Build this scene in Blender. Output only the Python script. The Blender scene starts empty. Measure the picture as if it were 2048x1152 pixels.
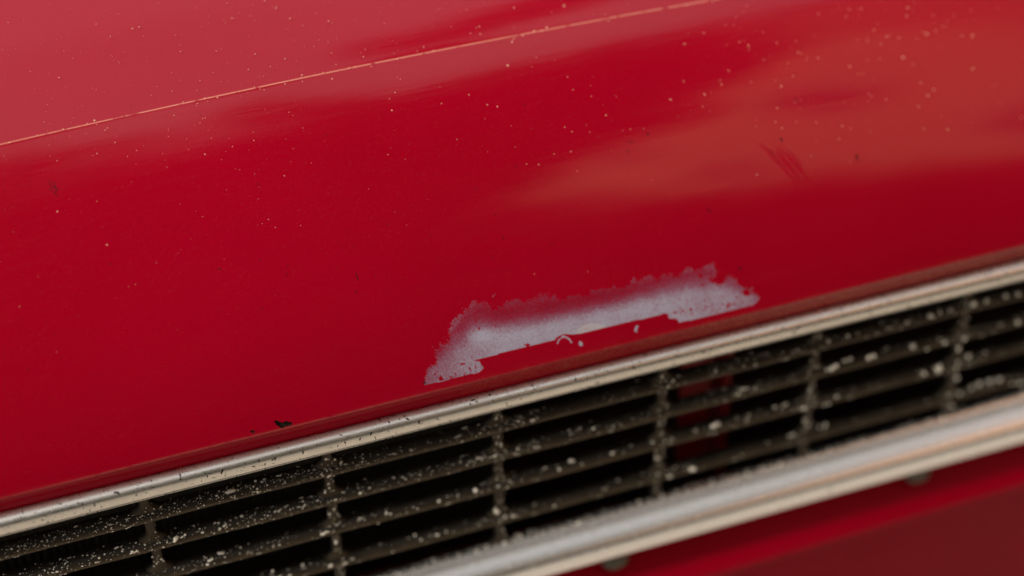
import bpy, math, random
import numpy as np
from mathutils import Matrix, Vector, noise as mnoise
random.seed(7); rng = np.random.default_rng(7)
sc = bpy.context.scene
H = 0.62                                   # height of the grille's first bar above the ground (m)

# ------------------------------------------------------------------ camera
CAM = np.array([-0.19634, -0.61487, 0.61914 + H])
FWD = np.array([0.24445378, 0.73670938, -0.63047731])
RGT = np.array([0.94393617, -0.32957414, -0.01911503])
DWN = np.array([-0.22187124, -0.5904576, -0.77597228])
FPX = 3500.0                               # focal length in pixels of the 2048 wide photograph
cd = bpy.data.cameras.new('camera'); cam = bpy.data.objects.new('camera', cd)
sc.collection.objects.link(cam); sc.camera = cam
m = Matrix.Identity(4)
for i in range(3):
    m[i][0] = RGT[i]; m[i][1] = -DWN[i]; m[i][2] = -FWD[i]; m[i][3] = CAM[i]
cam.matrix_world = m
cd.sensor_width = 36; cd.lens = FPX / 2048 * 36
cd.clip_start = 0.05; cd.clip_end = 3000
cd.dof.use_dof = True; cd.dof.focus_distance = 0.843; cd.dof.aperture_fstop = 2.05
cd.dof.aperture_blades = 0

# ------------------------------------------------------------------ sky, sun, exposure
SUN_EL, SUN_AZ = math.radians(52), math.radians(262)   # azimuth of the sun, clockwise from +Y
w = bpy.data.worlds.new('World'); sc.world = w; w.use_nodes = True
wn = w.node_tree.nodes; wl = w.node_tree.links
sky = wn.new('ShaderNodeTexSky'); sky.sky_type = 'NISHITA'; sky.sun_disc = False
sky.sun_elevation = SUN_EL; sky.sun_rotation = SUN_AZ
sky.air_density = 1.0; sky.dust_density = 3.0; sky.ozone_density = 1.0
# thin high cloud over most of the sky
wtc = wn.new('ShaderNodeTexCoord'); wno = wn.new('ShaderNodeTexNoise'); wno.inputs['Scale'].default_value = 2.2; wno.inputs['Detail'].default_value = 5
wl.new(wtc.outputs['Generated'], wno.inputs['Vector'])
wmr = wn.new('ShaderNodeMapRange'); wmr.inputs[1].default_value = .35; wmr.inputs[2].default_value = .65; wmr.inputs[3].default_value = .55; wmr.inputs[4].default_value = .95
wl.new(wno.outputs[0], wmr.inputs[0])
wmx = wn.new('ShaderNodeMix'); wmx.data_type = 'RGBA'; wl.new(wmr.outputs[0], wmx.inputs[0]); wl.new(sky.outputs[0], wmx.inputs[6]); wmx.inputs[7].default_value = (6.0, 5.9, 5.7, 1)
wl.new(wmx.outputs[2], wn['Background'].inputs[0]); wn['Background'].inputs[1].default_value = 0.125
sd = bpy.data.lights.new('sun', 'SUN'); sd.energy = 2.4; sd.angle = math.radians(14); sd.color = (1, 0.90, 0.76)
sun = bpy.data.objects.new('sun', sd); sc.collection.objects.link(sun)
sdir = Vector((math.sin(SUN_AZ) * math.cos(SUN_EL), math.cos(SUN_AZ) * math.cos(SUN_EL), math.sin(SUN_EL)))
sun.rotation_euler = (-sdir).to_track_quat('-Z', 'Y').to_euler(); sun.location = sdir * 20
sc.view_settings.view_transform = 'Standard'; sc.view_settings.look = 'None'
sc.view_settings.exposure = 0.40; sc.view_settings.gamma = 1

# ------------------------------------------------------------------ photo geometry helpers
def ray(px, py):
    d = FWD + RGT * ((px - 1024) / FPX) + DWN * ((py - 576) / FPX)
    return d / np.linalg.norm(d)
def on_y(px, py, Y):
    d = ray(px, py); return CAM + d * ((Y - CAM[1]) / d[1])
def project(P):
    v = np.asarray(P) - CAM; z = v @ FWD
    return 1024 + FPX * (v @ RGT) / z, 576 + FPX * (v @ DWN) / z
def sstep(a, b, x):
    t = np.clip((x - a) / (b - a), 0, 1); return t * t * (3 - 2 * t)

# ------------------------------------------------------------------ object helpers
def link(o, parent=None):
    sc.collection.objects.link(o)
    if parent is not None: o.parent = parent
    return o
def mesh_np(name, V, F, mat, parent=None, smooth=True, cols=None, link_it=True):
    """V (n,3), F (m,k) int array -> one mesh object; cols: dict name -> per-vertex floats"""
    V = np.asarray(V, np.float32); F = np.asarray(F, np.int32)
    me = bpy.data.meshes.new(name); k = F.shape[1]
    me.vertices.add(len(V)); me.vertices.foreach_set('co', V.ravel())
    me.loops.add(F.size); me.loops.foreach_set('vertex_index', F.ravel())
    me.polygons.add(len(F)); me.polygons.foreach_set('loop_start', np.arange(0, F.size, k, dtype=np.int32))
    me.polygons.foreach_set('loop_total', np.full(len(F), k, np.int32))
    me.polygons.foreach_set('use_smooth', np.full(len(F), smooth, bool))
    if cols:
        for n, a in cols.items():
            at = me.attributes.new(n, 'FLOAT', 'POINT'); at.data.foreach_set('value', np.asarray(a, np.float32))
    me.update(calc_edges=True); me.validate()
    me.materials.append(mat)
    o = bpy.data.objects.new(name, me)
    if link_it: link(o, parent)
    return o
def grid_faces(nu, nv, closed_v=False):
    i, j = np.meshgrid(np.arange(nu - 1), np.arange(nv if closed_v else nv - 1), indexing='ij')
    j2 = (j + 1) % nv
    return np.stack([i * nv + j, (i + 1) * nv + j, (i + 1) * nv + j2, i * nv + j2], -1).reshape(-1, 4)
def sweep(name, stations, prof_fn, mat, parent, closed=True, caps=True, smooth=True):
    """profile loop (list of (y,z)) at each x station"""
    rows = []
    for x in stations:
        p = np.array(prof_fn(x)); rows.append(np.column_stack([np.full(len(p), x), p]))
    nv = len(rows[0]); V = np.concatenate(rows); F = grid_faces(len(rows), nv, closed)
    o = mesh_np(name, V + [0, 0, H], F, mat, parent, smooth)
    return o

# ------------------------------------------------------------------ materials
def mat_new(name):
    mt = bpy.data.materials.new(name); mt.use_nodes = True
    return mt, mt.node_tree.nodes, mt.node_tree.links, mt.node_tree.nodes['Principled BSDF']
def N(nodes, kind, **kw):
    n = nodes.new(kind)
    for k, v in kw.items():
        if k.startswith('i_'):
            key = k[2:]; n.inputs[int(key) if key.isdigit() else key.replace('_', ' ')].default_value = v
        else: setattr(n, k, v)
    return n
def ramp(nodes, stops):
    r = nodes.new('ShaderNodeValToRGB'); e = r.color_ramp.elements
    while len(e) < len(stops): e.new(0.5)
    for el, (p, c) in zip(e, stops): el.position = p; el.color = (*c, 1) if len(c) == 3 else c
    return r
def mixc(nodes, links, fac, a, b):
    n = nodes.new('ShaderNodeMix'); n.data_type = 'RGBA'
    for sock, v in ((n.inputs[0], fac), (n.inputs[6], a), (n.inputs[7], b)):
        if hasattr(v, 'is_linked') or hasattr(v, 'links'): links.new(v, sock)
        else: sock.default_value = v if not isinstance(v, tuple) or len(v) == 4 else (*v, 1)
    return n.outputs[2]
def objcoord(nodes, links, scale=(1, 1, 1), rot=(0, 0, 0)):
    tc = nodes.new('ShaderNodeTexCoord'); mp = nodes.new('ShaderNodeMapping')
    mp.inputs['Scale'].default_value = scale; mp.inputs['Rotation'].default_value = rot
    links.new(tc.outputs['Object'], mp.inputs[0]); return mp.outputs[0]
def mathn(nodes, links, op, a, b=None, clamp=False):
    n = nodes.new('ShaderNodeMath'); n.operation = op; n.use_clamp = clamp
    for s, v in ((n.inputs[0], a), (n.inputs[1], b)):
        if v is None: continue
        if isinstance(v, (int, float)): s.default_value = v
        else: links.new(v, s)
    return n.outputs[0]
def bump(nodes, links, height, dist, strength, bsdf):
    b = nodes.new('ShaderNodeBump'); b.inputs['Distance'].default_value = dist; b.inputs['Strength'].default_value = strength
    links.new(height, b.inputs['Height']); links.new(b.outputs[0], bsdf.inputs['Normal'])

RED = (0.31, 0.0005, 0.012)
def make_red(name, with_wear):
    mt, n, l, b = mat_new(name)
    co = objcoord(n, l)
    big = N(n, 'ShaderNodeTexNoise', i_Scale=7.0, i_Detail=3.0); l.new(co, big.inputs['Vector'])
    base = mixc(n, l, big.outputs[0], (RED[0] * .88, RED[1], RED[2] * .8), (RED[0] * 1.1, RED[1], RED[2] * 1.35))
    fine = N(n, 'ShaderNodeTexNoise', i_Scale=900.0, i_Detail=2.0); l.new(co, fine.inputs['Vector'])
    ff = N(n, 'ShaderNodeMapRange', i_1=0.60, i_2=0.75, i_3=0, i_4=.14 if with_wear else 0.0); l.new(fine.outputs[0], ff.inputs[0])
    base = mixc(n, l, ff.outputs[0], base, (0.48, 0.05, 0.06))
    # long fine polishing hairlines
    co2 = objcoord(n, l, (25, 500, 500), (0.0, 0.25, 0.0))
    hair = N(n, 'ShaderNodeTexNoise', i_Scale=1.0, i_Detail=4.0, i_Roughness=.65); l.new(co2, hair.inputs['Vector'])
    rr = N(n, 'ShaderNodeMapRange', i_1=0.3, i_2=0.75, i_3=0.06 if with_wear else 0.2, i_4=0.17 if with_wear else 0.35); l.new(hair.outputs[0], rr.inputs[0])
    l.new(rr.outputs[0], b.inputs['Roughness'])
    if with_wear:
        at = N(n, 'ShaderNodeAttribute', attribute_name='dust')
        sp = N(n, 'ShaderNodeTexNoise', i_Scale=1500.0, i_Detail=3.0, i_Roughness=.7); l.new(co, sp.inputs['Vector'])
        thr = N(n, 'ShaderNodeMapRange', i_1=0.50, i_2=0.62); l.new(sp.outputs[0], thr.inputs[0])
        md = N(n, 'ShaderNodeTexNoise', i_Scale=60.0, i_Detail=4.0); l.new(co, md.inputs['Vector'])
        mdr = N(n, 'ShaderNodeMapRange', i_1=0.25, i_2=0.6); l.new(md.outputs[0], mdr.inputs[0])
        f = mathn(n, l, 'MULTIPLY', mathn(n, l, 'MULTIPLY', thr.outputs[0], at.outputs['Fac']), mdr.outputs[0], True)
        base = mixc(n, l, f, base, (0.37, 0.11, 0.045))
        rough = mixc(n, l, f, rr.outputs[0], (0.8, 0.8, 0.8)); l.new(rough, b.inputs['Roughness'])
        du = N(n, 'ShaderNodeAttribute', attribute_name='dull')
        sp_ = N(n, 'ShaderNodeMapRange', i_3=0.50, i_4=0.08); l.new(du.outputs['Fac'], sp_.inputs[0]); l.new(sp_.outputs[0], b.inputs['Specular IOR Level'])
        wear_hl = N(n, 'ShaderNodeAttribute', attribute_name='wear_and_highlight')
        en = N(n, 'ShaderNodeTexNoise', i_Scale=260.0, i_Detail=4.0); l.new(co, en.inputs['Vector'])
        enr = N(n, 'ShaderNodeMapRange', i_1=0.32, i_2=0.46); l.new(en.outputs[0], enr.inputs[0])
        fe = mathn(n, l, 'MULTIPLY', wear_hl.outputs['Fac'], enr.outputs[0], True)
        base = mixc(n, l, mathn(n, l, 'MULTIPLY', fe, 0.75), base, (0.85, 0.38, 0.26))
    l.new(base, b.inputs['Base Color'])
    b.inputs['Specular IOR Level'].default_value = 0.50 if with_wear else 0.05
    peel = N(n, 'ShaderNodeTexNoise', i_Scale=420.0, i_Detail=1.5); l.new(co, peel.inputs['Vector'])
    hh_ = mathn(n, l, 'ADD', hair.outputs[0], mathn(n, l, 'MULTIPLY', peel.outputs[0], 0.5))
    bump(n, l, hh_, 0.00003, 0.40, b)
    return mt
M_red = make_red('old_red_paint', True)
M_red2 = make_red('old_red_paint_lower', False)

def make_primer():
    mt, n, l, b = mat_new('bare_primer')
    co = objcoord(n, l)
    at = N(n, 'ShaderNodeAttribute', attribute_name='tone')
    g = N(n, 'ShaderNodeTexNoise', i_Scale=1000.0, i_Detail=3.0, i_Roughness=.75); l.new(co, g.inputs['Vector'])
    g2 = N(n, 'ShaderNodeTexNoise', i_Scale=90.0, i_Detail=5.0, i_Roughness=.6); l.new(co, g2.inputs['Vector'])
    a = mathn(n, l, 'ADD', at.outputs['Fac'], mathn(n, l, 'MULTIPLY', mathn(n, l, 'SUBTRACT', g.outputs[0], 0.5), 0.8))
    a = mathn(n, l, 'ADD', a, mathn(n, l, 'MULTIPLY', mathn(n, l, 'SUBTRACT', g2.outputs[0], 0.5), 0.35))
    r = ramp(n, [(0.0, (0.22, 0.001, 0.020)), (0.3, (0.235, 0.018, 0.050)), (0.6, (0.24, 0.09, 0.15)), (1.0, (0.36, 0.35, 0.45))])
    l.new(a, r.inputs[0]); 
    wt = N(n, 'ShaderNodeAttribute', attribute_name='pale')
    c = mixc(n, l, wt.outputs['Fac'], r.outputs[0], (0.52, 0.50, 0.46))
    l.new(c, b.inputs['Base Color']); b.inputs['Roughness'].default_value = 0.55
    b.inputs['Specular IOR Level'].default_value = 0.3
    return mt
M_primer = make_primer()

def make_chip():
    mt, n, l, b = mat_new('rusty_steel')
    co = objcoord(n, l)
    g = N(n, 'ShaderNodeTexNoise', i_Scale=500.0, i_Detail=4.0); l.new(co, g.inputs['Vector'])
    r = ramp(n, [(0.45, (0.003, 0.0025, 0.0025)), (0.66, (0.03, 0.016, 0.01)), (0.82, (0.3, 0.24, 0.18))]); l.new(g.outputs[0], r.inputs[0])
    l.new(r.outputs[0], b.inputs['Base Color']); b.inputs['Roughness'].default_value = 0.9; b.inputs['Specular IOR Level'].default_value = .1
    return mt
M_chip = make_chip()

def make_chrome(name, base, rough, pits, metal):
    mt, n, l, b = mat_new(name)
    co = objcoord(n, l)
    b.inputs['Metallic'].default_value = metal
    p = N(n, 'ShaderNodeTexVoronoi', i_Scale=480.0); p.feature = 'F1'
    dis = N(n, 'ShaderNodeTexNoise', i_Scale=200.0, i_Detail=4.0); l.new(co, dis.inputs['Vector'])
    cc = mixc(n, l, 0.012, co, dis.outputs['Color']); l.new(cc, p.inputs['Vector'])
    # only some cells carry a pit
    sel = N(n, 'ShaderNodeSeparateColor'); l.new(p.outputs['Color'], sel.inputs[0])
    cl = N(n, 'ShaderNodeTexNoise', i_Scale=45.0, i_Detail=3.0); l.new(co, cl.inputs['Vector'])
    thr = N(n, 'ShaderNodeMapRange', i_1=0.35, i_2=0.65, i_3=0.0, i_4=pits); l.new(cl.outputs[0], thr.inputs[0])
    on = mathn(n, l, 'LESS_THAN', sel.outputs[0], thr.outputs[0])
    rad = mathn(n, l, 'MULTIPLY', sel.outputs[1], 0.36)
    dot = mathn(n, l, 'MULTIPLY', mathn(n, l, 'LESS_THAN', p.outputs['Distance'], rad), on)
    film = N(n, 'ShaderNodeTexNoise', i_Scale=160.0, i_Detail=6.0, i_Roughness=.7); l.new(co, film.inputs['Vector'])
    fr = N(n, 'ShaderNodeMapRange', i_1=0.4, i_2=0.75); l.new(film.outputs[0], fr.inputs[0])
    c = mixc(n, l, mathn(n, l, 'MULTIPLY', fr.outputs[0], 0.45 if pits > .3 else 0.12), base, tuple(x * .72 for x in base))
    c = mixc(n, l, dot, c, (0.035, 0.024, 0.016))
    l.new(c, b.inputs['Base Color'])
    ro = N(n, 'ShaderNodeMapRange', i_1=0.3, i_2=0.8, i_3=rough, i_4=rough + (.14 if pits > .3 else .05)); l.new(film.outputs[0], ro.inputs[0])
    l.new(ro.outputs[0], b.inputs['Roughness'])
    if metal < .8: bump(n, l, film.outputs[0], 0.00003, 0.3, b)
    return mt
M_trim = make_chrome('weathered_bright_trim', (0.76, 0.73, 0.68), 0.24, 1.1, 0.93)
M_chrome = make_chrome('chrome_lower_trim', (0.92, 0.92, 0.92), 0.24, 0.10, 0.9)

def make_plastic():
    mt, n, l, b = mat_new('grimy_black_grille')
    co = objcoord(n, l)
    g = N(n, 'ShaderNodeTexNoise', i_Scale=120.0, i_Detail=6.0, i_Roughness=.65); l.new(co, g.inputs['Vector'])
    f = N(n, 'ShaderNodeTexNoise', i_Scale=1200.0, i_Detail=2.0); l.new(co, f.inputs['Vector'])
    r = ramp(n, [(0.3, (0.003, 0.0026, 0.002)), (0.7, (0.015, 0.012, 0.007))]); l.new(g.outputs[0], r.inputs[0])
    c = mixc(n, l, mathn(n, l, 'MULTIPLY', f.outputs[0], 0.35), r.outputs[0], (0.014, 0.011, 0.007))
    da = N(n, 'ShaderNodeAttribute', attribute_name='brown_tint')
    df = N(n, 'ShaderNodeMapRange', i_1=.25, i_2=.6, i_3=.45, i_4=1.0); l.new(g.outputs[0], df.inputs[0])
    c = mixc(n, l, mathn(n, l, 'MULTIPLY', da.outputs['Fac'], df.outputs[0], True), c, (0.070, 0.047, 0.022))
    l.new(c, b.inputs['Base Color']); b.inputs['Specular IOR Level'].default_value = .3
    ro = N(n, 'ShaderNodeMapRange', i_1=0.3, i_2=0.7, i_3=0.42, i_4=0.7); l.new(g.outputs[0], ro.inputs[0])
    l.new(ro.outputs[0], b.inputs['Roughness'])
    bump(n, l, f.outputs[0], 0.0002, 0.5, b)
    return mt
M_plastic = make_plastic()
def plain(name, col, rough=.6, metal=0.0, var=0.25, scale=300.0):
    mt, n, l, b = mat_new(name)
    co = objcoord(n, l)
    g = N(n, 'ShaderNodeTexNoise', i_Scale=scale, i_Detail=4.0); l.new(co, g.inputs['Vector'])
    c = mixc(n, l, g.outputs[0], tuple(x * (1 - var) for x in col), tuple(min(1, x * (1 + var)) for x in col))
    l.new(c, b.inputs['Base Color']); b.inputs['Roughness'].default_value = rough; b.inputs['Metallic'].default_value = metal
    return mt
M_spat = plain('cream_spatter', (0.93, 0.84, 0.70), .45, 0, .3, 150)
M_spat_o = plain('dust_grain', (0.85, 0.42, 0.31), .5, 0, .2, 100)
M_black = plain('black_void', (0.006, 0.006, 0.006), .8)
M_rad = plain('radiator_metal', (0.05, 0.045, 0.035), .6, .3)
M_redin = plain('inner_red_paint', (0.24, 0.001, 0.004), .5, 0, .15, 60)
M_clip = plain('dull_grey_rubber', (0.10, 0.095, 0.07), .6)
M_dark = plain('dark_scuff', (0.06, 0.003, 0.008), .8)
M_violet = plain('dull_scuff', (0.31, 0.001, 0.013), .35)
for m_ in (M_dark, M_violet): m_.node_tree.nodes['Principled BSDF'].inputs['Specular IOR Level'].default_value = .12

# ------------------------------------------------------------------ the car
car = bpy.data.objects.new('car', None); link(car)
car['label'] = 'old red car front with worn bonnet, peeling paint patch and black slatted grille'
car['category'] = 'car'
XL, XR = -0.66, 0.72                       # how far the body is built beyond the frame

# ---- bonnet: profile by arc length. l<0 is the folded-under lip, l>0 the skin
BZ = 0.0395                                # z of the folded edge
BY = 0.000
LIP = 0.0105
def ang(l):                                # slope of the skin: 0 = vertical face, 90 = flat
    return math.radians(20 + 55 * min(1, max(0, l) / 0.235) ** 0.85 + 6 * sstep(.235, .5, l))
CREASE = 0.185
_ls = np.arange(0, 0.701, 0.0005); _y = [BY]; _z = [BZ]
for a_, b_ in zip(_ls[:-1], _ls[1:]):
    t = ang((a_ + b_) / 2); _y.append(_y[-1] + math.sin(t) * (b_ - a_)); _z.append(_z[-1] + math.cos(t) * (b_ - a_))
_y = np.array(_y); _z = np.array(_z)
def crown(X): return 0.10 * (X - 0.05) ** 2            # the nose sweeps back slightly towards the sides
def bonnet_pt(X, l):
    X = np.asarray(X, float); l = np.asarray(l, float)
    y = np.interp(l, _ls, _y); z = np.interp(l, _ls, _z)
    neg = l < 0; t = np.clip(-l / LIP, 0, 1.6)
    # rounded edge of 1.6 mm, then a lip running down and back
    y = np.where(neg, BY + 0.0026 * t ** 1.2 - 0.0002 * np.sin(np.pi * np.clip(t, 0, 1)), y)
    z = np.where(neg, BZ - 0.0105 * t, z)
    return np.stack([X, y + crown(X) * sstep(0, .12, l), z + H], -1)
def bonnet_hit(px, py):
    """(X,l) on the bonnet seen at a photo pixel"""
    d = ray(px, py); best = None
    lam = 0.8
    for it in range(60):
        P = CAM + d * lam
        # surface y at height z -> signed distance in y
        zz = np.interp(P[2] - H, _z, _ls); yy = float(np.interp(zz, _ls, _y)) + float(crown(P[0]) * sstep(0, .12, zz))
        e = yy - P[1]
        if abs(e) < 1e-7: break
        # secant step along the ray
        P2 = CAM + d * (lam + 1e-4)
        z2 = np.interp(P2[2] - H, _z, _ls); y2 = float(np.interp(z2, _ls, _y)) + float(crown(P2[0]) * sstep(0, .12, z2))
        g = ((y2 - P2[1]) - e) / 1e-4
        lam -= np.clip(e / g, -.05, .05)
    return P[0], float(np.interp(P[2] - H, _z, _ls)), lam

PATCH = [(848,771),(856,736),(867,729),(876,733),(869,699),(879,702),(881,685),(889,693),(898,677),(898,655),(905,656),(903,642),(918,635),(920,628),(928,630),(927,617),(942,615),(945,600),(955,607),(966,603),(976,607),(987,621),(994,620),(1007,607),(1031,598),(1044,600),(1049,605),(1070,596),(1088,588),(1103,596),(1110,590),(1120,602),(1133,598),(1136,592),(1164,591),(1177,594),(1185,581),(1195,578),(1205,579),(1218,576),(1228,570),(1233,577),(1249,575),(1260,571),(1262,565),(1269,554),(1275,565),(1287,559),(1295,551),(1304,555),(1314,561),(1325,557),(1325,547),(1335,555),(1341,545),(1348,555),(1358,550),(1365,546),(1375,535),(1382,540),(1398,541),(1411,534),(1426,527),(1433,553),(1419,555),(1421,565),(1438,571),(1447,567),(1453,554),(1470,557),(1478,573),(1484,572),(1487,578),(1503,576),(1506,586),(1520,594),(1514,604),(1505,611),(1485,615.5),(1447,625),(1403,635.5),(1357.6,645.5),(1354,637.5),(1337.5,637),(1336.6,628),(1328,627),(1294.6,636.5),(1262,642),(1218,653),(1180,662),(1171.6,665),(1148,669),(1127,668),(1114,674.5),(1109,680),(1062,691),(1018,702),(963,717.5),(947.6,721),(959,723),(967,736),(963,741),(957,745),(916,754),(895.5,760),(862,768)]
HOLES = [[(919,729),(928,725),(932,728),(922,731)],[(956,657),(961,652),(960,660)],[(1048,690),(1056,686),(1062,690),(1054,693)],
 [(1484,584),(1490,579),(1501,582),(1499,592),(1490,592)],[(1361,621),(1371,619),(1366,624)],[(1378,620),(1383,614),(1384,622)],[(1343,625),(1354,624),(1352,628)],
 [(1408,613),(1416,613),(1412,616)],[(1420,608),(1428,609),(1422,612)],[(1443,610),(1448,606),(1449,610)],[(1450,617),(1458,606),(1463,609),(1456,615)],
 [(1437,617),(1443,616),(1440,619)],[(1398,548),(1403,546),(1404,558),(1400,556)],[(1399,571),(1405,566),(1407,572)],[(1402,619),(1410,618),(1405,621)],
 [(1424,556),(1430,555),(1431,566),(1427,564)],[(898,755),(903,752),(905,757)],[(909,747),(912,744),(914,752)],[(938,740),(941,735),(943,744)],[(949,735),(951,728),(953,738)],
 [(928,746),(933,744),(932,748)],[(877,757),(882,750),(886,756),(881,762)]]
BITS = [[(1114,688),(1116,680),(1122,675),(1126,670),(1130,672),(1138,676),(1145,685),(1142,686),(1136,678),(1127,675),(1119,680),(1116,688)],
 [(1157,689),(1159,682),(1164,685),(1166,690),(1161,692)],[(1269,657),(1272,652),(1277,651),(1274,658),(1274,664),(1269,663)],
 [(983,593),(990,587),(992,588),(987,594)]]
CHIPS = [[(547.6,842),(552,840),(557.4,843),(567,845.5),(572.6,843.3),(577,843.3),(584.5,845.5),(583.4,851),(573.7,851),(565,856.4),(559.5,855),(554,851),(549.8,845.5)],
 [(499.8,863),(506.4,859.6),(509.6,861.8),(508.5,866),(502,865.5)]]
def inpoly(px, py, poly):
    c = np.zeros(px.shape, bool); n = len(poly)
    for i in range(n):
        x1, y1 = poly[i]; x2, y2 = poly[(i + 1) % n]
        if y1 == y2: continue
        c ^= ((y1 > py) != (y2 > py)) & (px < (x2 - x1) * (py - y1) / (y2 - y1) + x1)
    return c
def vnoise(x, y, seed):
    """value noise, numpy"""
    r = np.random.default_rng(seed).random((256, 256))
    xi = np.floor(x).astype(int); yi = np.floor(y).astype(int); fx = x - xi; fy = y - yi
    fx = fx * fx * (3 - 2 * fx); fy = fy * fy * (3 - 2 * fy)
    g = lambda a, b: r[a % 256, b % 256]
    return (g(xi, yi) * (1 - fx) + g(xi + 1, yi) * fx) * (1 - fy) + (g(xi, yi + 1) * (1 - fx) + g(xi + 1, yi + 1) * fx) * fy
def fbm(x, y, seed, o=3):
    s = 0; a = 1; t = 0
    for k in range(o): s = s + a * vnoise(x * 2 ** k, y * 2 ** k, seed + k); t += a; a *= .6
    return s / t - .5

# crease of the bonnet: photo points -> (X,l)
crease_px = [(0, 288), (230, 235), (420, 198), (640, 153), (840, 108), (1010, 71), (1200, 38), (1430, 2)]
cr = np.array([bonnet_hit(*p)[:2] for p in crease_px])
ca = np.polyfit(cr[:, 0], cr[:, 1], 2)
print('crease fit', cr.round(4).tolist(), ca)
def crease_l(X): return np.polyval(ca, X)

# grid: fine where the paint is damaged
x0 = bonnet_hit(840, 760)[0]; x1 = bonnet_hit(1530, 590)[0]
xc0 = bonnet_hit(490, 865)[0]; xc1 = bonnet_hit(592, 850)[0]
cols = np.concatenate([np.arange(XL, xc0, .005), np.arange(xc0, xc1, .0005), np.arange(xc1, x0, .004), np.arange(x0, x1, .00036), np.arange(x1, XR, .005), [XR]])
fine_top = max(bonnet_hit(945, 590)[1], bonnet_hit(1426, 518)[1]) + .003
rows_ = np.concatenate([np.linspace(-LIP * 1.6, 0, 14)[:-1], np.arange(0, fine_top, .00036), np.arange(fine_top, .16, .004), np.arange(.16, .183, .0012), np.arange(.183, .197, .0003), np.arange(.197, .215, .0015), np.arange(.215, .45, .008), np.linspace(.45, .68, 16)])
XX, LL = np.meshgrid(cols, rows_, indexing='ij')
# rows above the damage follow the crease so that the worn line sits on vertices
CR0 = .19
shift = (crease_l(XX) - CR0) * sstep(fine_top, .16, LL) * (1 - sstep(.23, .40, LL))
L2 = LL + shift
P = bonnet_pt(XX, L2)
# the crease is a real, low ridge with a shallow step in angle behind it
dl = LL - CR0
ridge = 0.00006 * np.exp(-(dl / .0009) ** 2)
tilt = -0.0014 * np.clip(dl / .03, 0, 1) * (1 - sstep(.03, .14, dl))
aa = np.vectorize(ang)(rows_)[None, :]
off = ridge + tilt
# panel is not perfectly true: shallow waves
off = off + 0.00045 * fbm(XX * 9 + 3, LL * 12, 41, 2) * sstep(.03, .12, LL)
P[..., 1] -= np.cos(aa) * off; P[..., 2] += np.sin(aa) * off
px, py = project(P.reshape(-1, 3)); px = px.reshape(XX.shape); py = py.reshape(XX.shape)
F = grid_faces(len(cols), len(rows_))
fpx = px.ravel()[F].mean(1); fpy = py.ravel()[F].mean(1)
jx = fbm(fpx / 6, fpy / 6, 11) * 8 + fbm(fpx / 2.2, fpy / 2.2, 12, 2) * 8; jy = fbm(fpx / 6, fpy / 6, 21) * 8 + fbm(fpx / 2.2, fpy / 2.2, 22, 2) * 10
lowline = np.interp(fpx, [848, 963, 1109, 1330, 1520], [772, 716, 679, 627, 606])
jit = sstep(3, 14, lowline - fpy)          # the lower edge of the patch is clean, the upper one ragged
spk = rng.normal(0, 1.6, (2, len(F)))
inp = inpoly(fpx + (jx + spk[0]) * jit, fpy + (jy + spk[1]) * jit, PATCH)
for h_ in HOLES: inp &= ~inpoly(fpx + jx * .25, fpy + jy * .25, h_)
nz = vnoise(fpx / 2.6, fpy / 2.6, 77)
zone = ((fpx < 965) & (lowline - fpy < 14 + (965 - fpx) * .02)) | ((fpx > 1345) & (lowline - fpy < 26) & (lowline - fpy > -10))
inp &= ~(zone & (nz > .86))

inp &= ~((nz > .985) & (np.abs(fpy - 640) < 200))
htf = (lowline - fpy) / np.interp(fpx, [850, 880, 945, 1000, 1100, 1250, 1430, 1520], [45, 75, 125, 100, 88, 80, 92, 20])
inp &= rng.random(len(F)) > .42 * sstep(.45, 1.0, htf) * vnoise(fpx / 9, fpy / 5, 99)
for b_ in BITS: inp |= inpoly(fpx + jx * .15, fpy + jy * .15, b_)
chip = np.zeros(len(F), bool)
for c_ in CHIPS: chip |= inpoly(fpx + jx * .3, fpy + jy * .3, c_)
Vf = P.reshape(-1, 3)
# sink the bare metal of the chips below the paint
cv = np.zeros(len(Vf), bool); cv[F[chip].ravel()] = True; keep = np.zeros(len(Vf), bool); keep[F[~chip].ravel()] = True
lf = L2.ravel(); Xf = XX.ravel()
dust = sstep(-LIP * 1.1, -LIP * .75, lf) * (1 - sstep(-.0006, .0010, lf)) * (sstep(x0 - .004, x0 + .05, Xf))
dust = dust * (0.55 + .45 * sstep(0, .12, Xf))
dust += 0.10 * sstep(x0, x0 + .04, Xf) * (1 - sstep(0, .006, lf)) * (lf > 0)
wear_hl = np.exp(-((LL.ravel() - CR0) / .00026) ** 2) * (0.75 + .25 * sstep(-.25, 0, Xf))
def sub(Fs, name, mat, cols_):
    idx, inv = np.unique(Fs, return_inverse=True)
    return mesh_np(name, Vf[idx], inv.reshape(-1, 4), mat, car, True, {k: v[idx] for k, v in cols_.items()})
wear_hl = wear_hl + .12 * np.exp(-(lf / .0005) ** 2) * (1 - sstep(x0 - .02, x0 + .05, Xf)) * sstep(-.27, -.2, Xf)  # adds the fold's pale highlight line, painted into the colour
dull = (1 - sstep(-.001, .0006, lf)) * (1 - sstep(.06, .2, Xf))
bon = sub(F[~inp & ~chip], 'bonnet', M_red, {'dust': dust, 'wear_and_highlight': wear_hl, 'dull': dull})
vx, vy = px.ravel(), py.ravel()
hgt = np.interp(vx, [848, 963, 1109, 1330, 1520], [772, 716, 679, 627, 606]) - vy
top = np.interp(vx, [850, 880, 945, 1000, 1100, 1250, 1430, 1520], [45, 75, 125, 100, 88, 80, 92, 20])
tone = 1 - sstep(.26, .86, hgt / top) * np.interp(vx, [880, 1000, 1200, 1300, 1430, 1500], [.55, .98, .98, .85, .62, .35])
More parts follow.
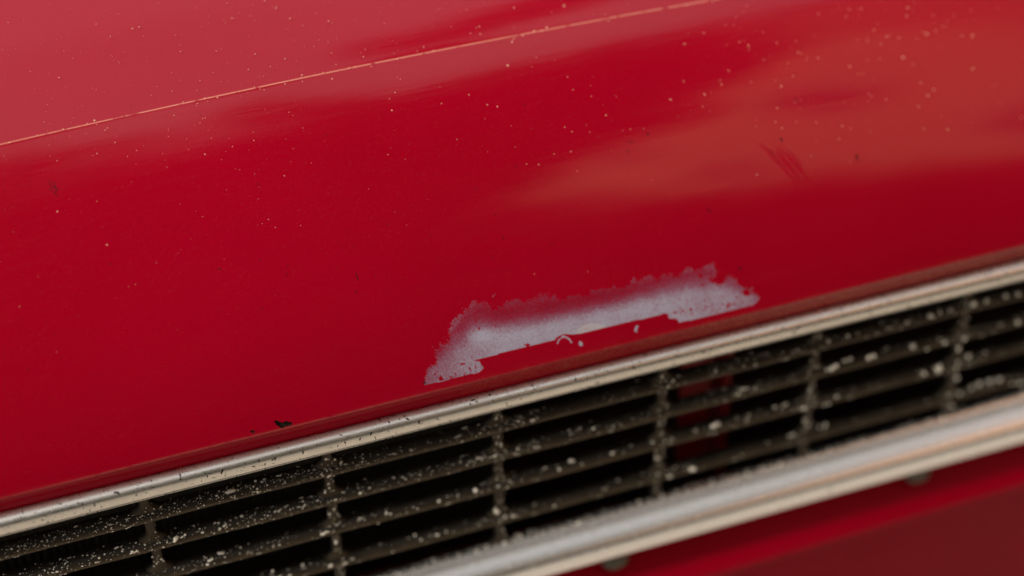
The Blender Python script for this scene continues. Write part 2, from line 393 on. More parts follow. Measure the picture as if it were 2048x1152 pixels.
tone = tone * np.interp(vx, [850, 950, 1000, 1300, 1450, 1520], [.58, .82, .93, .93, .82, .7]) 
tone += .25 * np.exp(-(((vx - 965) / 26) ** 2 + ((vy - 668) / 16) ** 2))
# thin pale rim where the paint film feathers out
tone = np.clip(tone + .26 * sstep(.78, 1.0, hgt / top), 0, 1)
pale = .4 * (1 - sstep(.75, 1.0, np.sqrt(((vx - 1187) / 40) ** 2 + ((vy - 668) / 24) ** 2)))
bonnet_patch = sub(F[inp & ~chip], 'bare_primer_patch', M_primer, {'tone': tone, 'pale': pale})
bonnet_patch['label'] = 'ragged pale grey primer showing where the red paint has peeled off'
idx, inv = np.unique(F[chip], return_inverse=True)
Vc = Vf[idx].copy(); inner = ~keep[idx]; Vc[inner, 1] += .0005; Vc[inner, 2] -= .0003
chipo = mesh_np('rust_chip', Vc, inv.reshape(-1, 4), M_chip, car, True)
chipo['label'] = 'two small dark chips through the paint at the bonnet edge'
# pale torn paint along the lower rim of the chip
# ---- small things lying on the bonnet
ICO_V = np.array([(0, 0, 1), (.894, 0, .447), (.276, .851, .447), (-.724, .526, .447), (-.724, -.526, .447), (.276, -.851, .447),
                  (.724, .526, -.447), (-.276, .851, -.447), (-.894, 0, -.447), (-.276, -.851, -.447), (.724, -.526, -.447), (0, 0, -1)])
ICO_F = np.array([(0,1,2),(0,2,3),(0,3,4),(0,4,5),(0,5,1),(1,6,2),(2,7,3),(3,8,4),(4,9,5),(5,10,1),(2,6,7),(3,7,8),(4,8,9),(5,9,10),(1,10,6),(6,11,7),(7,11,8),(8,11,9),(9,11,10),(10,11,6)])
def blobs(name, items, mat, parent, kind='stuff'):
    """items: (centre, normal, radius, flatness, stretch, direction) -> one mesh of small domed lumps"""
    Vs = []; Fs = []; n = 0
    for c, nr, r, fl, st, ax in items:
        nr = nr / np.linalg.norm(nr); t = ax - nr * (ax @ nr); t /= np.linalg.norm(t); bt = np.cross(nr, t)
        a = ICO_V * (1 + rng.uniform(-.22, .22, (12, 1)))
        Vs.append(c + (a[:, :1] * t * st + a[:, 1:2] * bt + a[:, 2:3] * nr * fl) * r); Fs.append(ICO_F + n); n += 12
    o = mesh_np(name, np.concatenate(Vs), np.concatenate(Fs), mat, parent, True)
    if kind: o['kind'] = kind
    return o
def bon_frame(X, l):
    p = bonnet_pt(X, l); q = bonnet_pt(X, l + .002); t = (q - p); t /= np.linalg.norm(t)
    return p, np.array([0, -t[2], t[1]])
xa = np.array([1., 0, 0])
items = []
named = [(265,57,5),(118,155,4.5),(580,37,4.5),(552,16,5),(510,108,4),(361,103,3.5),(497,139,4),(432,102,3.2),(350,70,2.6),(344,182,2.8),(74,270,3),(958,53,5),(952,56,3.5),(779,198,4.5),(784,221,5),(792,223,3),
 (883,207,4.5),(938,190,5),(801,158,3.4),(1135,154,5),(1185,154,5),(1146,180,4.6),(1072,115,4.6),(1182,171,4),(1183,193,4),(1064,133,4),(1278,146,4.5),(1366,161,7),(1232,193,4.5),(1212,231,5),(1028,16,5),
 (1435,33,6),(1472,34,6),(1468,50,6),(1479,84,6.5),(1637,28,8),(1816,15,9),(1813,32,9),(1748,60,8),(1773,74,8),(1762,88,7),(1798,76,8),(1597,105,8),(1554,86,7.5),(1592,83,6),(1528,119,7),(1415,98,6.5),(1416,111,6.5),
 (1498,100,6.5),(1378,84,6),(1422,186,5.5),(1409,189,5),(1405,213,6),(1846,64,7),(1885,52,7),(1909,32,6),(1735,82,6),(1443,169,5),(1700,133,5),(1983,64,6),(1735,120,6),(215,256,3.4),(194,307,3.4),(230,285,3),(273,301,3),(465,293,3),(410,236,3),
 (366,204,4),(395,207,3),(528,180,3.4),(520,178,3),(605,163,4),(645,146,5),(642,152,4),(663,106,3.4),(672,129,3.2),(710,133,4.4),(743,133,4.6),(570,168,3.5),(400,246,2.4),(255,313,2.2),(186,311,2.2),(1176,543,2.2),(1069,548,2.4)]
for (u, v, s) in named:
    X, l, lam = bonnet_hit(u, v); c, nr = bon_frame(X, l)
    items.append((c, nr, s * .28 * lam / FPX * (.5 if s > 5 else 1), .4, rng.uniform(1, 1.6), np.array([rng.normal(), rng.normal(), rng.normal()])))
k = 0
while k < 650:
    u = rng.uniform(-20, 2060); v = abs(rng.normal(0, 260)) - 5
    if v > 760 - .25 * u: continue
    if u > 600 and v > 330 and rng.random() < .7: continue
    X, l, lam = bonnet_hit(u, v); c, nr = bon_frame(X, l)
    s = min(3.0, .55 + rng.exponential(.40)) * (1 + .0004 * u)
    items.append((c, nr, s * .5 * lam / FPX, .4, rng.uniform(1, 1.4), np.array([rng.normal(), rng.normal(), rng.normal()]))); k += 1
# grit along the crease
for k in range(36):
    X = rng.uniform(-.32, .22); l = float(crease_l(X)) + rng.normal(0, .0006); c, nr = bon_frame(X, l)
    items.append((c, nr, rng.uniform(.00015, .0004), .6, 1.6, xa + rng.normal(0, .3, 3)))
blobs('dust_grains', items, M_spat_o, car)
# dark scuffs and scratches: thin raised marks
def marks(name, segs, mat):
    Vs = []; Fs = []; n = 0
    for pts, wpx in segs:
        Pn = []; 
        for u, v in pts:
            X, l, lam = bonnet_hit(u, v); c, nr = bon_frame(X, l); Pn.append((c + nr * .00006 + 0, nr, lam))
        for i, (c, nr, lam) in enumerate(Pn):
            a = Pn[max(0, i - 1)][0]; b = Pn[min(len(Pn) - 1, i + 1)][0]; t = (b - a) / np.linalg.norm(b - a)
            sd_ = np.cross(nr, t); ww = wpx * lam / FPX * .5 * (0.35 + .65 * math.sin(math.pi * (i + .4) / (len(Pn) - .2))) * rng.uniform(.6, 1.2)
            Vs += [c - sd_ * ww, c + nr * .00001, c + sd_ * ww]
            if i: 
                o_ = n + i * 3; Fs += [(o_ - 3, o_ - 2, o_ + 1, o_), (o_ - 2, o_ - 1, o_ + 2, o_ + 1)]
        n += len(Pn) * 3
    o = mesh_np(name, np.array(Vs), np.array(Fs), mat, car, True); o['kind'] = 'stuff'; return o
def wig(p, q, n=6, a=1.5): return [(p[0] + (q[0] - p[0]) * t + rng.normal(0, a), p[1] + (q[1] - p[1]) * t + rng.normal(0, a)) for t in np.linspace(0, 1, n)]
dark = [(wig((1302, 343), (1312, 358), 4, .8), 6), (wig((1274, 322), (1276, 330), 3), 2.5), (wig((1288, 333), (1292, 342), 3), 2), (wig((1251, 302), (1256, 308), 3), 2), (wig((1255, 284), (1268, 284), 3), 2),
        (wig((1291, 264), (1298, 271), 3), 5), (wig((1560, 275), (1564, 284), 3), 5), (wig((1415, 415), (1421, 425), 4), 2.5), (wig((1322, 368), (1330, 380), 4), 2), (wig((106, 362), (114, 392), 6), 3.5), (wig((98, 362), (106, 384), 5), 1.6),
        (wig((514, 368), (517, 368), 2, .3), 3), (wig((1005, 474), (1008, 477), 2, .3), 4), (wig((712, 546), (716, 562), 4), 2), (wig((711, 580), (714, 588), 3), 2), (wig((1477, 536), (1483, 540), 3, .5), 5), (wig((1359, 508), (1361, 508), 2, .2), 3),
        (wig((1712, 310), (1716, 322), 3), 6), (wig((1537, 300), (1553, 312), 5), 3), (wig((572, 550), (576, 548), 2), 3), (wig((436, 536), (442, 540), 3, .4), 2.5), (wig((845, 764), (852, 766), 3, .4), 4), (wig((1286, 680), (1290, 700), 5), 1.6), (wig((1356, 655), (1357, 690), 5), 1.2)]
for k in range(70):
    u = rng.uniform(0, 2048); v = rng.uniform(200, 760 - .24 * u); dark.append((wig((u, v), (u + rng.normal(0, 3), v + rng.normal(0, 3)), 3, .3), rng.uniform(.8, 1.8)))
marks('dark_scratches', dark, M_dark)
vio = [(wig((470, 842), (600, 808), 14, 1.2), 2.2), (wig((400, 852), (440, 840), 6), 1.2), (wig((285, 818), (305, 875), 8), 1.2), (wig((720, 778), (790, 766), 8), 1.6), (wig((1670, 566), (1690, 560), 4), 2)]
for k in range(30):   # curved bruise of many fine parallel scratches on the right of the bonnet
    a = rng.uniform(0, 40); t0 = rng.uniform(0, .5); t1 = t0 + rng.uniform(.2, .55)
    pts_ = [(1508 + a + 78 * t + 20 * math.sin(t * 2.6), 286 + 96 * t - a * .3 + 6 * math.sin(t * 3)) for t in np.linspace(t0, min(1, t1), 8)]
    vio.append((pts_, rng.uniform(1.2, 3.4)))
marks('dull_scuffs', vio, M_violet)

# ---- upper grille trim
T0 = np.array([(0,1025),(400,931),(800,828),(1200,727),(1500,655),(1748,594),(2048,518)]); T1 = np.array([(0,1073),(400,974),(800,868),(1200,768),(1500,696.5),(1748,637),(2048,558)])
pa = []; pb = []
for u, v in T0: c = on_y(u, v, -.004); pa.append((c[0], c[2] - H))
for u, v in T1: c = on_y(u, v, -.004); pb.append((c[0], c[2] - H))
pa = np.array(pa); pb = np.array(pb); ta = np.polyfit(pa[:, 0], pa[:, 1], 2); tb = np.polyfit(pb[:, 0], pb[:, 1], 2); print('trim', pa, pb)
_s = np.linspace(0, 1, 31); _e = np.radians(np.interp(_s, [0, .07, .13, .18, .42, .50, .57, .80, 1], [132, 112, 92, 78, 65, 42, 18, 2, -55]))
TY = np.concatenate([[0], np.cumsum(-np.sin(_e[1:]) * (_s[1] - _s[0]))]); TZ = np.concatenate([[0], np.cumsum(-np.cos(_e[1:]) * (_s[1] - _s[0]))])
def trim_prof(x):
    xc = max(-.27, min(.32, x)); zt = np.polyval(ta, xc); zb_ = np.polyval(tb, xc); ys = .0030
    k = (zb_ - zt + .0006) / (TZ[-1] + .856 * TY[-1]); z0 = zt - (ys + .004) * .856
    pts = [(ys + k * a, z0 + k * c) for a, c in zip(TY, TZ)]
    ly, lz = pts[-1]
    pts += [(ly + .0006, lz - .0001), (ly - .0002, lz - .0004), (ly + .0002, lz - .0011), (ly + .005, lz - .0006), (.0068, lz + .002), (.0068, z0)]
    return pts
XS = np.arange(XL, XR + .001, .01)
sweep('upper_trim', XS, trim_prof, M_trim, car)
# scratches cut in the trim
items = []
for (u, v, s, ax) in [(625,935,3,(.3,0,1)),(548,918,4,(1,0,.3)),(720,878,2.4,(.4,0,1)),(742,868,3,(.35,0,1)),(606,905,3,(.2,0,1)),(690,885,2.5,(-.2,0,1)),(444,943,4,(.5,0,1)),(946,800,3.5,(1,0,.1)),(940,808,2,(.3,0,1)),(1151,758,3,(.1,0,1)),
                      (232,985,4,(1,0,-.1)),(238,988,2.5,(1,0,-1)),(165,1008,2.5,(0,0,1)),(189,1010,2.5,(0,0,1)),(273,990,2,(1,0,1)),(360,950,3,(0,0,1)),(815,838,3,(1,0,-.8)),(838,845,3,(.2,0,1)),(980,790,2,(1,0,.6))]:
    c = on_y(u, v, -.0095); items.append((c, np.array([0, -.75, .6]), s * .26e-3 * .55, .35, 2.6, np.array(ax, float)))
blobs('trim_scratches', items, M_chip, car)

# ---- grille
grille = bpy.data.objects.new('grille', None); link(grille, car); grille.location = (0, 0, 0)
grille['label'] = 'black grille of horizontal bars spattered with cream specks'
BOT = [0.0, -0.0200, -0.0418, -0.0668]
HGT = [.0048, .0046, .0048, .0048]
BOTK = 0.0
def slat_prof(j):
    b = BOT[j]; h = HGT[j]
    h *= .72; P0 = [(.0004, b), (0, b + .0006), (-.0001, b + h * .55), (.0005, b + h * .9), (.0015, b + h + .0008), (.0030, b + h + .0014), (.0052, b + h + .0018), (.0074, b + h + .0017), (.0080, b + h + .0010), (.0080, b + .001), (.0074, b)]
    return P0
def wob(x, j): return .0002 * math.sin(x * 31 + j * 2) + .00012 * math.sin(x * 77 + j)
for j in range(4):
    def pf(x, j=j):
        sag = 0
        if j == 3: sag = -.0020 * math.exp(-((x - .2) / .035) ** 2) * -1 * 0 
        return [(y, z + wob(x, j)) for y, z in slat_prof(j)]
    s = sweep('slat', np.arange(XL, XR + .001, .008), pf, M_plastic, grille, smooth=True)
    at = s.data.attributes.new('brown_tint', 'FLOAT', 'POINT'); at.data.foreach_set('value', np.tile(np.array([1, 1, .9, .25, 0, 0, 0, 0, 0, .5, 1], np.float32), len(s.data.vertices) // 11))  # browner on the front and lower faces, black on top
DX = [-.629, -.539, -.449, -.359, -.2695, -.1795, -.0900, -.0010, .0903, .1796, .2702, .3600, .4500, .5400, .6300]
def divider(xc, lean):
    zs = []; gaps = [(BOT[0] + HGT[0] + .0009, .0175)] + [(BOT[j + 1] + HGT[j + 1] + .0012, BOT[j]) for j in range(3)] + [(-.0835, BOT[3])]
    out = []
    for zb, zt in gaps:
        for t in np.linspace(0, 1, 13):
            z = zb + (zt - zb) * t; db = (z - zb); dt = (zt - z)
            f = .0052 * max(0, 1 - db / .0045) ** 2 + .0022 * max(0, 1 - dt / .0028) ** 2
            out.append((z, .0028 + f))
    out.sort()
    Vs = []
    for z, hw in out:
        hr = hw * .88; y0 = .0022; 
        for (x_, y_) in ((-hr, y0 + .0012), (-hr * .6, y0), (hr * .6, y0), (hr, y0 + .0012), (hr, .0070), (-hr, .0070)):
            Vs.append((xc + lean * (z + .03) + x_, y_, z + H))
    return mesh_np('divider', np.array(Vs), grid_faces(len(out), 6, True), M_plastic, grille, True, {'brown_tint': np.tile([.3, .6, .6, .3, 0, 0], len(out))})
for x_ in DX: divider(x_, rng.normal(0, .012))
# spatter: cream specks on bars, dividers and on the ledge above the lower trim
items = []
def slat_surface(j, t):
    """t 0..1 from the bottom front edge to the back of the top face"""
    P0 = np.array(slat_prof(j)[:8]); seg = np.linalg.norm(np.diff(P0, axis=0), axis=1); cu = np.concatenate([[0], np.cumsum(seg)]); d = t * cu[-1]
    y = np.interp(d, cu, P0[:, 0]); z = np.interp(d, cu, P0[:, 1]); k = min(len(seg) - 1, np.searchsorted(cu, d, side='right') - 1)
    tt = (P0[k + 1] - P0[k]) / seg[k]; return y, z, np.array([0, -tt[1], tt[0]])
for j in range(4):
    for k in range([2700, 2000, 1400, 1000][j]):
        x = rng.uniform(-.40, .42)
        den = .25 + 1.1 * vnoise(np.array([x * 22 + 50]), np.array([j * 7.3]), 5)[0] ** 1.6
        den *= np.interp(x, [-.4, -.25, -.05, .05, .2, .4], [.8, 1.2, 1.1, .65, .5, .55])
        dd = np.min(np.abs(np.array(DX) - x)); den += .8 * math.exp(-(dd / .008) ** 2)
        if rng.random() > den: continue
        t = np.clip(abs(rng.normal(.45, .24)), .02, .97); y, z, nr = slat_surface(j, t)
        r = min(.0009, .00009 + rng.exponential(.00009 + .00001 * j)) * (1 + .10 * j)
        if rng.random() < .13:                          # flakes that ran together into a clump
            for q_ in range(rng.integers(2, 5)):
                items.append((np.array([x + rng.normal(0, .0009), y, z + wob(x, j) + H]) + rng.normal(0, .0002, 3), nr, r * rng.uniform(.7, 1.6), .3, rng.uniform(1.2, 2.6), np.array([1, rng.normal(0, .6), rng.normal(0, .6)])))
        items.append((np.array([x, y, z + wob(x, j) + H]), nr, r, .45, rng.uniform(1, 1.7), np.array([1, rng.normal(0, .4), rng.normal(0, .4)])))
for x_ in DX:
    for k in range(70):
        z = rng.uniform(-.082, .012); hw = .003
        items.append((np.array([x_ + rng.uniform(-hw, hw), .0021, z + H]), np.array([0, -1., .1]), min(.0010, .00016 + rng.exponential(.00018)), .4, rng.uniform(1, 1.4), np.array([rng.normal(), .1, rng.normal()])))
BIG = [(352,1078,8),(370,1070,4),(198,1116,4),(164,1128,4),(223,1120,3),(440,1050,4),(448,1052,4),(437,1046,3.5),(563,1024,4),(617,1013,4.5),(606,1003,3.5),(632,1062,8),(660,1064,8),(671,1042,5),(668,1018,6),(659,1028,5),(672,1082,7),
 (670,919,4),(682,924,4),(650,985,4),(652,990,4),(757,1045,5),(773,1026,5),(781,1028,4),(790,1095,5),(714,1107,5),(878,1002,6),(951,980,8),(952,982,6),(985,966,6),(994,1024,8),(967,1050,6),(1003,843,6),(1042,837,4),(1020,839,4),(998,858,3.5),
 (1141,922,7),(1090,936,4),(1117,932,4),(1224,907,6),(1187,857,5),(1138,860,4),(1006,1060,5),(830,1070,5),(876,1070,4),(545,1142,5),(605,1130,5),(835,1085,4),
 (1327,761,4),(1347,761,5),(1316,765,5),(1357,752,4),(1360,755,4),(1303,880,5),(1315,916,7),(1424,802,5),(1433,850,6),(1378,807,4),(1642,690,10),(1674,674,8),(1657,682,5),(1696,672,6),(1626,743,6),(1593,748,5),(1688,722,6),
 (1664,737,10),(1672,732,8),(1682,728,7),(1692,722,7),(1701,718,7),(1738,716,9),(1748,712,9),(1758,708,9),(1766,704,7),(1790,700,6),(1798,697,6),(1825,694,8),(1810,703,5),(1860,632,8),(1880,625,6),(1893,618,5),(1900,620,5),(1550,815,6),(1573,808,5),(1586,870,6),(1594,872,6),(1579,872,5),(1612,864,6),(1651,849,7),(1638,854,5),
 (1947,608,10),(1974,601,8),(1985,608,6),(2012,592,8),(2037,588,8),(1918,695,9),(1928,676,12),(1962,668,10),(1889,684,9),(1936,712,10),(1913,756,9),(1891,730,8),(1880,736,7),(1903,812,10),(1959,767,10),(1979,762,10),(2000,760,11),(1970,706,6),(1980,704,6),(2036,645,9),(1990,658,6),(1850,740,5)]
for (u, v, s) in BIG:
    Y = .0015
    for it in range(2):
        c = on_y(u, v, Y); zz = c[2] - H
        near = min(range(4), key=lambda j: abs(zz - (BOT[j] + .004)))
        Y = .0032 if abs(zz - (BOT[near] + .0055)) < .0025 else (.0008 if abs(zz - (BOT[near] + .002)) < .003 else .0020)
    c = on_y(u, v, Y)
    for q_ in range(1 + (s > 6)):
        items.append((c + rng.normal(0, .0006, 3) * (q_ > 0), np.array([0, -.8, .6]), s * .26e-3 * .58 * (.75 if q_ else 1), .6, rng.uniform(1, 1.35), np.array([1, .2, .3])))
spat = blobs('paint_spatter', items, M_spat, grille)
# inner frame of the grille behind the bars
def box(name, x0, x1, y0, y1, z0, z1, mat, parent, bev=0):
    V = np.array([(x, y, z + H) for x in (x0, x1) for y in (y0, y1) for z in (z0, z1)])
    Fq = np.array([(0, 1, 3, 2), (4, 6, 7, 5), (0, 4, 5, 1), (2, 3, 7, 6), (0, 2, 6, 4), (1, 5, 7, 3)])
    o = mesh_np(name, V, Fq, mat, parent, False)
    if bev:
        md = o.modifiers.new('bevel', 'BEVEL'); md.width = bev; md.segments = 2
    return o
# ---- engine bay seen through the grille
box('radiator_shroud', XL, XR, .16, .17, -.25, .06, M_black, car)
box('crossmember', XL, XR, .012, .16, .034, .036, M_black, car)
box('lower_crossmember', XL, XR, .12, .17, -.26, -.24, M_black, car)
rad = box('radiator', -.30, .02, .07, .10, -.20, .03, M_rad, car)
for k in range(70):
    x = -.298 + k * .0045; Vv = None
    box('fin', x, x + .0018, .0655, .0705, -.195, .025, M_rad, rad)
br = box('bracket', on_y(1362, 800, .048)[0], on_y(1420, 800, .048)[0], .048, .052, -.12, .03, M_redin, car, .001)
br['label'] = 'red painted upright behind the bars'
box('flange', on_y(1438, 800, .048)[0], on_y(1446, 800, .048)[0], .040, .070, -.12, .03, M_redin, br, .0005)

# ---- lower chrome trim
C0 = np.array([(800,1146),(1200,1037),(1500,947),(1748,874),(2048,792)]); C1 = np.array([(1063,1152),(1200,1117),(1500,1032),(1748,954),(2048,877)])
a0 = np.array([on_y(u, v, .001) for u, v in C0]); a1 = np.array([on_y(u, v, -.006) for u, v in C1])
ctop = np.polyfit(a0[:, 0], a0[:, 2] - H, 2); cbot = np.polyfit(a1[:, 0], a1[:, 2] - H, 1); print('chrome', ctop, cbot, a0.round(4).tolist(), a1.round(4).tolist())
def chrome_prof(x):
    xc = max(-.10, min(.34, x)); t = np.polyval(ctop, xc); b = np.polyval(cbot, xc)
    y0, z0 = .0015, t + .0002
    k = (b - z0 - (.006 + y0) * .856) / (CZ[-1] + .856 * CY[-1])
    return [(.006, z0 - .006), (.006, z0 - .0004)] + [(y0 + k * a, z0 + k * c) for a, c in zip(CY, CZ)] + [(y0 + k * CY[-1] + .004, z0 + k * CZ[-1] + .0006), (.004, b + .004)]
# section of the lower trim by the tilt of its face: rolled top edge, steep shoulder, broad upright face, rolled under
_s = np.linspace(0, 1, 41); _e = np.radians(np.interp(_s, [0, .02, .05, .08, .11, .48, .56, .62, .82, .94, 1], [88, 72, 56, 62, 74, 64, 40, 18, 0, -28, -80]))
CY = np.concatenate([[0], np.cumsum(-np.sin(_e[1:]) * (_s[1] - _s[0]))]); CZ = np.concatenate([[0], np.cumsum(-np.cos(_e[1:]) * (_s[1] - _s[0]))])
sweep('lower_trim', np.arange(XL, XR + .001, .008), chrome_prof, M_chrome, car)
items = []
for k in range(620):
    x = rng.uniform(-.3, .42); xc = max(-.10, min(.34, x)); t = np.polyval(ctop, xc)
    den = .35 + vnoise(np.array([x * 35 + 90]), np.array([3.3]), 15)[0]
    if rng.random() > den: continue
    items.append((np.array([x, rng.uniform(.0008, .0055), t + .0002 + H]), np.array([0, -.3, 1.]), min(.0010, .0002 + rng.exponential(.0002)), .5, rng.uniform(1, 1.7), np.array([1, rng.normal(0, .4), 0.])))
blobs('grime_crust', items, M_spat, car)

# ---- front panel below the chrome
def zb(x): return np.polyval(cbot, max(-.10, min(.34, x)))
def panel_prof(x):
    z = zb(x)
    p = [(.010, z + .012), (.0065, z + .002), (.0052, z - .004), (.0022, z - .0095), (-.0014, z - .0135), (-.0056, z - .0165), (-.0092, z - .0190), (-.0124, z - .0215), (-.0146, z - .0250), (-.0160, z - .0290), (-.0163, z - .0305), (-.0158, z - .0320), (-.0140, z - .0330), (.002, z - .0350), (.050, z - .040), (.068, z - .043), (.072, z - .050), (.073, z - .10), (.074, z - .18), (.076, z - .34)]
    return p
fp = sweep('front_panel', np.arange(XL, XR + .001, .01), panel_prof, M_red2, car, closed=False)
sb = fp.modifiers.new('smooth', 'SUBSURF'); sb.levels = 1; sb.render_levels = 2
# ---- clips under the chrome
def clip(u, v):
    c = on_y(u, v, -.004); n = 14; Vs = []; Fs = []
    for i in range(6):
        a = i / 5 * math.pi / 2; r = .0072 * math.cos(a) * (1 if i else 1.0)
        for k in range(n):
            b = 2 * math.pi * k / n; Vs.append((c[0] + r * math.cos(b) * 1.1, c[1] - .0045 * math.sin(a) + .0012 * (k % 2) * 0, c[2] + .0035 + r * math.sin(b) * .9))
    for i in range(8):   # shank back into the panel
        pass
    m0 = len(Vs)
    for k in range(n):
        b = 2 * math.pi * k / n; Vs.append((c[0] + .0072 * 1.1 * math.cos(b), c[1] + .012, c[2] + .0035 + .0065 * math.sin(b)))
    F_ = grid_faces(6, n, True).tolist()
    for k in range(n): F_.append((k, (k + 1) % n, m0 + (k + 1) % n, m0 + k))
    return mesh_np('clip', np.array(Vs), np.array(F_), M_clip, car, True)
clip(1834, 955); clip(1230, 1128)

# ------------------------------------------------------------------ ground
def make_ground():
    mt, n, l, b = mat_new('pale_paving')
    co = objcoord(n, l)
    g = N(n, 'ShaderNodeTexNoise', i_Scale=2.0, i_Detail=8.0); l.new(co, g.inputs['Vector'])
    r = ramp(n, [(0.3, (0.36, 0.32, 0.27)), (0.7, (0.50, 0.45, 0.38))]); l.new(g.outputs[0], r.inputs[0])
    l.new(r.outputs[0], b.inputs['Base Color']); b.inputs['Roughness'].default_value = .85
    return mt
gm = make_ground()
G = 400.0
gr = mesh_np('ground', np.array([(-G, -G, 0), (G, -G, 0), (G, G, 0), (-G, G, 0)]), np.array([(0, 1, 2, 3)]), gm, None, False)
gr['kind'] = 'structure'

# ------------------------------------------------------------------ unseen greenery and a building added, shaped for the paint and chrome reflections
def leaf_mat(name, a, b_):
    mt, n, l, b = mat_new(name)
    co = objcoord(n, l)
    g = N(n, 'ShaderNodeTexNoise', i_Scale=1.3, i_Detail=4.0); l.new(co, g.inputs['Vector'])
    r = ramp(n, [(0.35, a), (0.65, b_)]); l.new(g.outputs[0], r.inputs[0])
    l.new(r.outputs[0], b.inputs['Base Color']); b.inputs['Roughness'].default_value = .6
    return mt
M_leaf = leaf_mat('tree_leaves', (0.025, 0.035, 0.012), (0.07, 0.085, 0.03))
M_bark = plain('bark', (0.10, 0.075, 0.055), .9, 0, .4, 12)
def leaves(name, centres, size, mat, parent):
    c = np.asarray(centres); n = len(c)
    a = rng.normal(size=(n, 3)); a /= np.linalg.norm(a, axis=1)[:, None]
    b = np.cross(a, rng.normal(size=(n, 3))); b /= np.linalg.norm(b, axis=1)[:, None]
    s_ = size * rng.uniform(.6, 1.3, (n, 1)); nn = np.cross(a, b) * s_ * .18
    V = np.stack([c - a * s_, c + b * s_ * .5 + nn, c + a * s_, c - b * s_ * .5 + nn], 1).reshape(-1, 3)
    return mesh_np(name, V, np.arange(4 * n).reshape(-1, 4), mat, parent, False)
def limb(p, q, r0, r1, n=8):
    p = np.array(p, float); q = np.array(q, float); d = (q - p) / np.linalg.norm(q - p)
    a = np.cross(d, [0.3, 1, .2]); a /= np.linalg.norm(a); b = np.cross(d, a); V = []
    for k in range(5):
        t = k / 4; c = p + (q - p) * t + a * .12 * math.sin(t * 3) * r0 * 2; r = r0 + (r1 - r0) * t
        V += [c + r * (a * math.cos(2 * math.pi * i / n) + b * math.sin(2 * math.pi * i / n)) for i in range(n)]
    return np.array(V)
TC = np.array([-.75, -3.2, 3.9])
reflection_tree = bpy.data.objects.new('reflection_tree', None); link(reflection_tree); reflection_tree.location = (TC[0] - .6, -5.2, 0)
reflection_tree['label'] = 'leafy crown and trunk added out of view, shaped for the dark reflection in the red paint'; reflection_tree['category'] = 'reflection_tree'
def rel(V): return np.asarray(V) - np.array(reflection_tree.location)
NOSE = np.array([0, 0, .68])
def dirpts(n, test, r0, r1, azr, elr, jit=.10):
    """leaf positions around the nose of the car, by azimuth (0 = straight ahead of it) and elevation"""
    out = []
    while len(out) < n:
        az = rng.uniform(*azr, 4000); el = np.degrees(np.arcsin(rng.uniform(math.sin(math.radians(elr[0])), math.sin(math.radians(elr[1])), 4000)))
        wv = 7 * fbm(az / 9 + 40, el / 9 + 40, 301, 3)
        k = test(az + wv, el + 5 * fbm(az / 8 + 9, el / 8 + 70, 311, 3)); az = np.radians(az[k]); el = np.radians(el[k])
        r = rng.uniform(r0, r1, len(az)); out += list(np.stack([np.sin(az) * np.cos(el) * r, -np.cos(az) * np.cos(el) * r, np.sin(el) * r], 1))
    return NOSE + np.array(out[:n]) + rng.normal(0, jit, (n, 3))
def crown_mask(az, el):  # crown outline shaped to darken the bonnet's reflection and leave the pale gap
    right = np.interp(el, [0, 20, 48, 53, 56, 60, 72, 85], [12, 19, 23, 28, 50, 66, 76, 60])
    a = (az > np.where(el > 74, -75, -27)) & (az < right) & (el > 8) & (el < np.interp(az, [-60, -20, 20, 40, 62], [88, 89, 89, 86, 70]))
    gap = fbm(az / 10 + 5, el / 6 + 5, 401, 2) > .42
    bough = (az > 124) & (az < 133) & (el > 62) & (el < 75)
    thin = rng.random(az.shape) > (1 - .97 * sstep(66, 90, el)) ** 2.0     # the top of the crown thins out
    return (a & ~gap & ~(thin & (az < 40))) | bough
pts = dirpts(17000, crown_mask, 3.6, 5.0, (-80, 145), (6, 89.5), .06)
leaves('crown', rel(pts), .13, M_leaf, reflection_tree)
cl = pts[rng.integers(0, len(pts), 60)]
base = np.array(reflection_tree.location)
Vt = [limb(base, TC + [-.5, -.7, -1.2], .19, .12)] + [limb(TC + np.array([-.5, -.7, -1.3]), cl[k], .08, .02) for k in range(0, 60, 5)]
Fs = []; n_ = 0
for v in Vt: Fs.append(grid_faces(5, 8, True) + n_); n_ += 40
mesh_np('trunk', rel(np.concatenate(Vt)), np.concatenate(Fs), M_bark, reflection_tree)
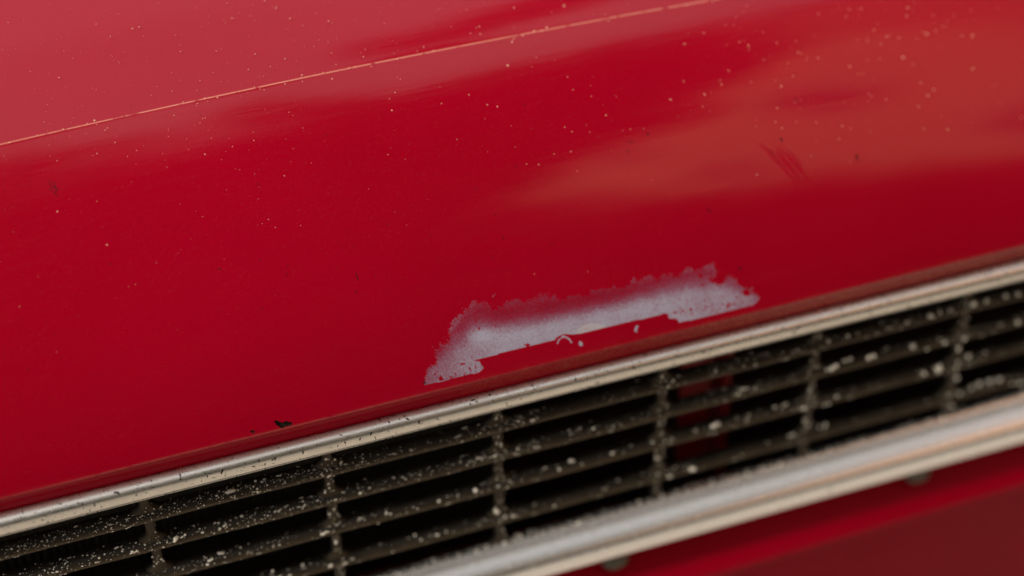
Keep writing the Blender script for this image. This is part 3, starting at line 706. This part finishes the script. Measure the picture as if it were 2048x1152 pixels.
hp = dirpts(16000, lambda az, el: el < np.interp(az, [-80, -30, -20, 0, 20, 24, 36, 50, 100], [9, 12, 34, 38, 41, 38, 27, 18, 10]), 4.9, 6.2, (-85, 105), (-4, 44), .2)
hp = hp[hp[:, 2] > .05]
hd = leaves('reflection_hedge', hp, .17, M_leaf, None); hd['kind'] = 'stuff'  # added out of view; its top sets the lower edge of the pale reflection

# unseen building added so its warm wall makes the pale patch in the bonnet
def make_wall():
    mt, n, l, b = mat_new('ochre_render')
    co = objcoord(n, l)
    g = N(n, 'ShaderNodeTexNoise', i_Scale=.8, i_Detail=6.0); l.new(co, g.inputs['Vector'])
    r = ramp(n, [(0.3, (0.80, 0.40, 0.22)), (0.7, (0.90, 0.50, 0.29))]); l.new(g.outputs[0], r.inputs[0])
    l.new(r.outputs[0], b.inputs['Base Color']); b.inputs['Roughness'].default_value = .9
    return mt
M_wall = make_wall(); M_roof = plain('roof_tile', (.30, .11, .06), .8, 0, .3, 3); M_frame = plain('white_frame', (.7, .68, .62), .5); M_glass = plain('window_glass', (.02, .025, .03), .08)
reflection_house = bpy.data.objects.new('reflection_house', None); link(reflection_house); reflection_house.location = (8.5, -10, 0)
reflection_house['label'] = 'tall ochre building added out of view to give the warm reflected patch in the bonnet'; reflection_house['category'] = 'reflection_house'
def hbox(name, a, b, mat, par):
    V = np.array([(x, y, z) for x in (a[0], b[0]) for y in (a[1], b[1]) for z in (a[2], b[2])], float) - np.array([8.5, -10, 0])
    return mesh_np(name, V, np.array([(0, 1, 3, 2), (4, 6, 7, 5), (0, 4, 5, 1), (2, 3, 7, 6), (0, 2, 6, 4), (1, 5, 7, 3)]), mat, par, False)
hbox('wall', (5, -17, 0), (12, -2.6, 19), M_wall, reflection_house)
hbox('roof', (4.6, -17.4, 19.01), (12.4, -2.2, 19.5), M_roof, reflection_house)
for yy in (-15, -11.6, -8.2, -4.8):
    for zz in (1.2, 4.4, 7.8, 11.2, 14.6):
        fr = hbox('window', (4.94, yy - .55, zz), (4.997, yy + .55, zz + 1.6), M_frame, reflection_house)
        hbox('pane', (4.92, yy - .45, zz + .1), (4.938, yy + .45, zz + 1.5), M_glass, fr)
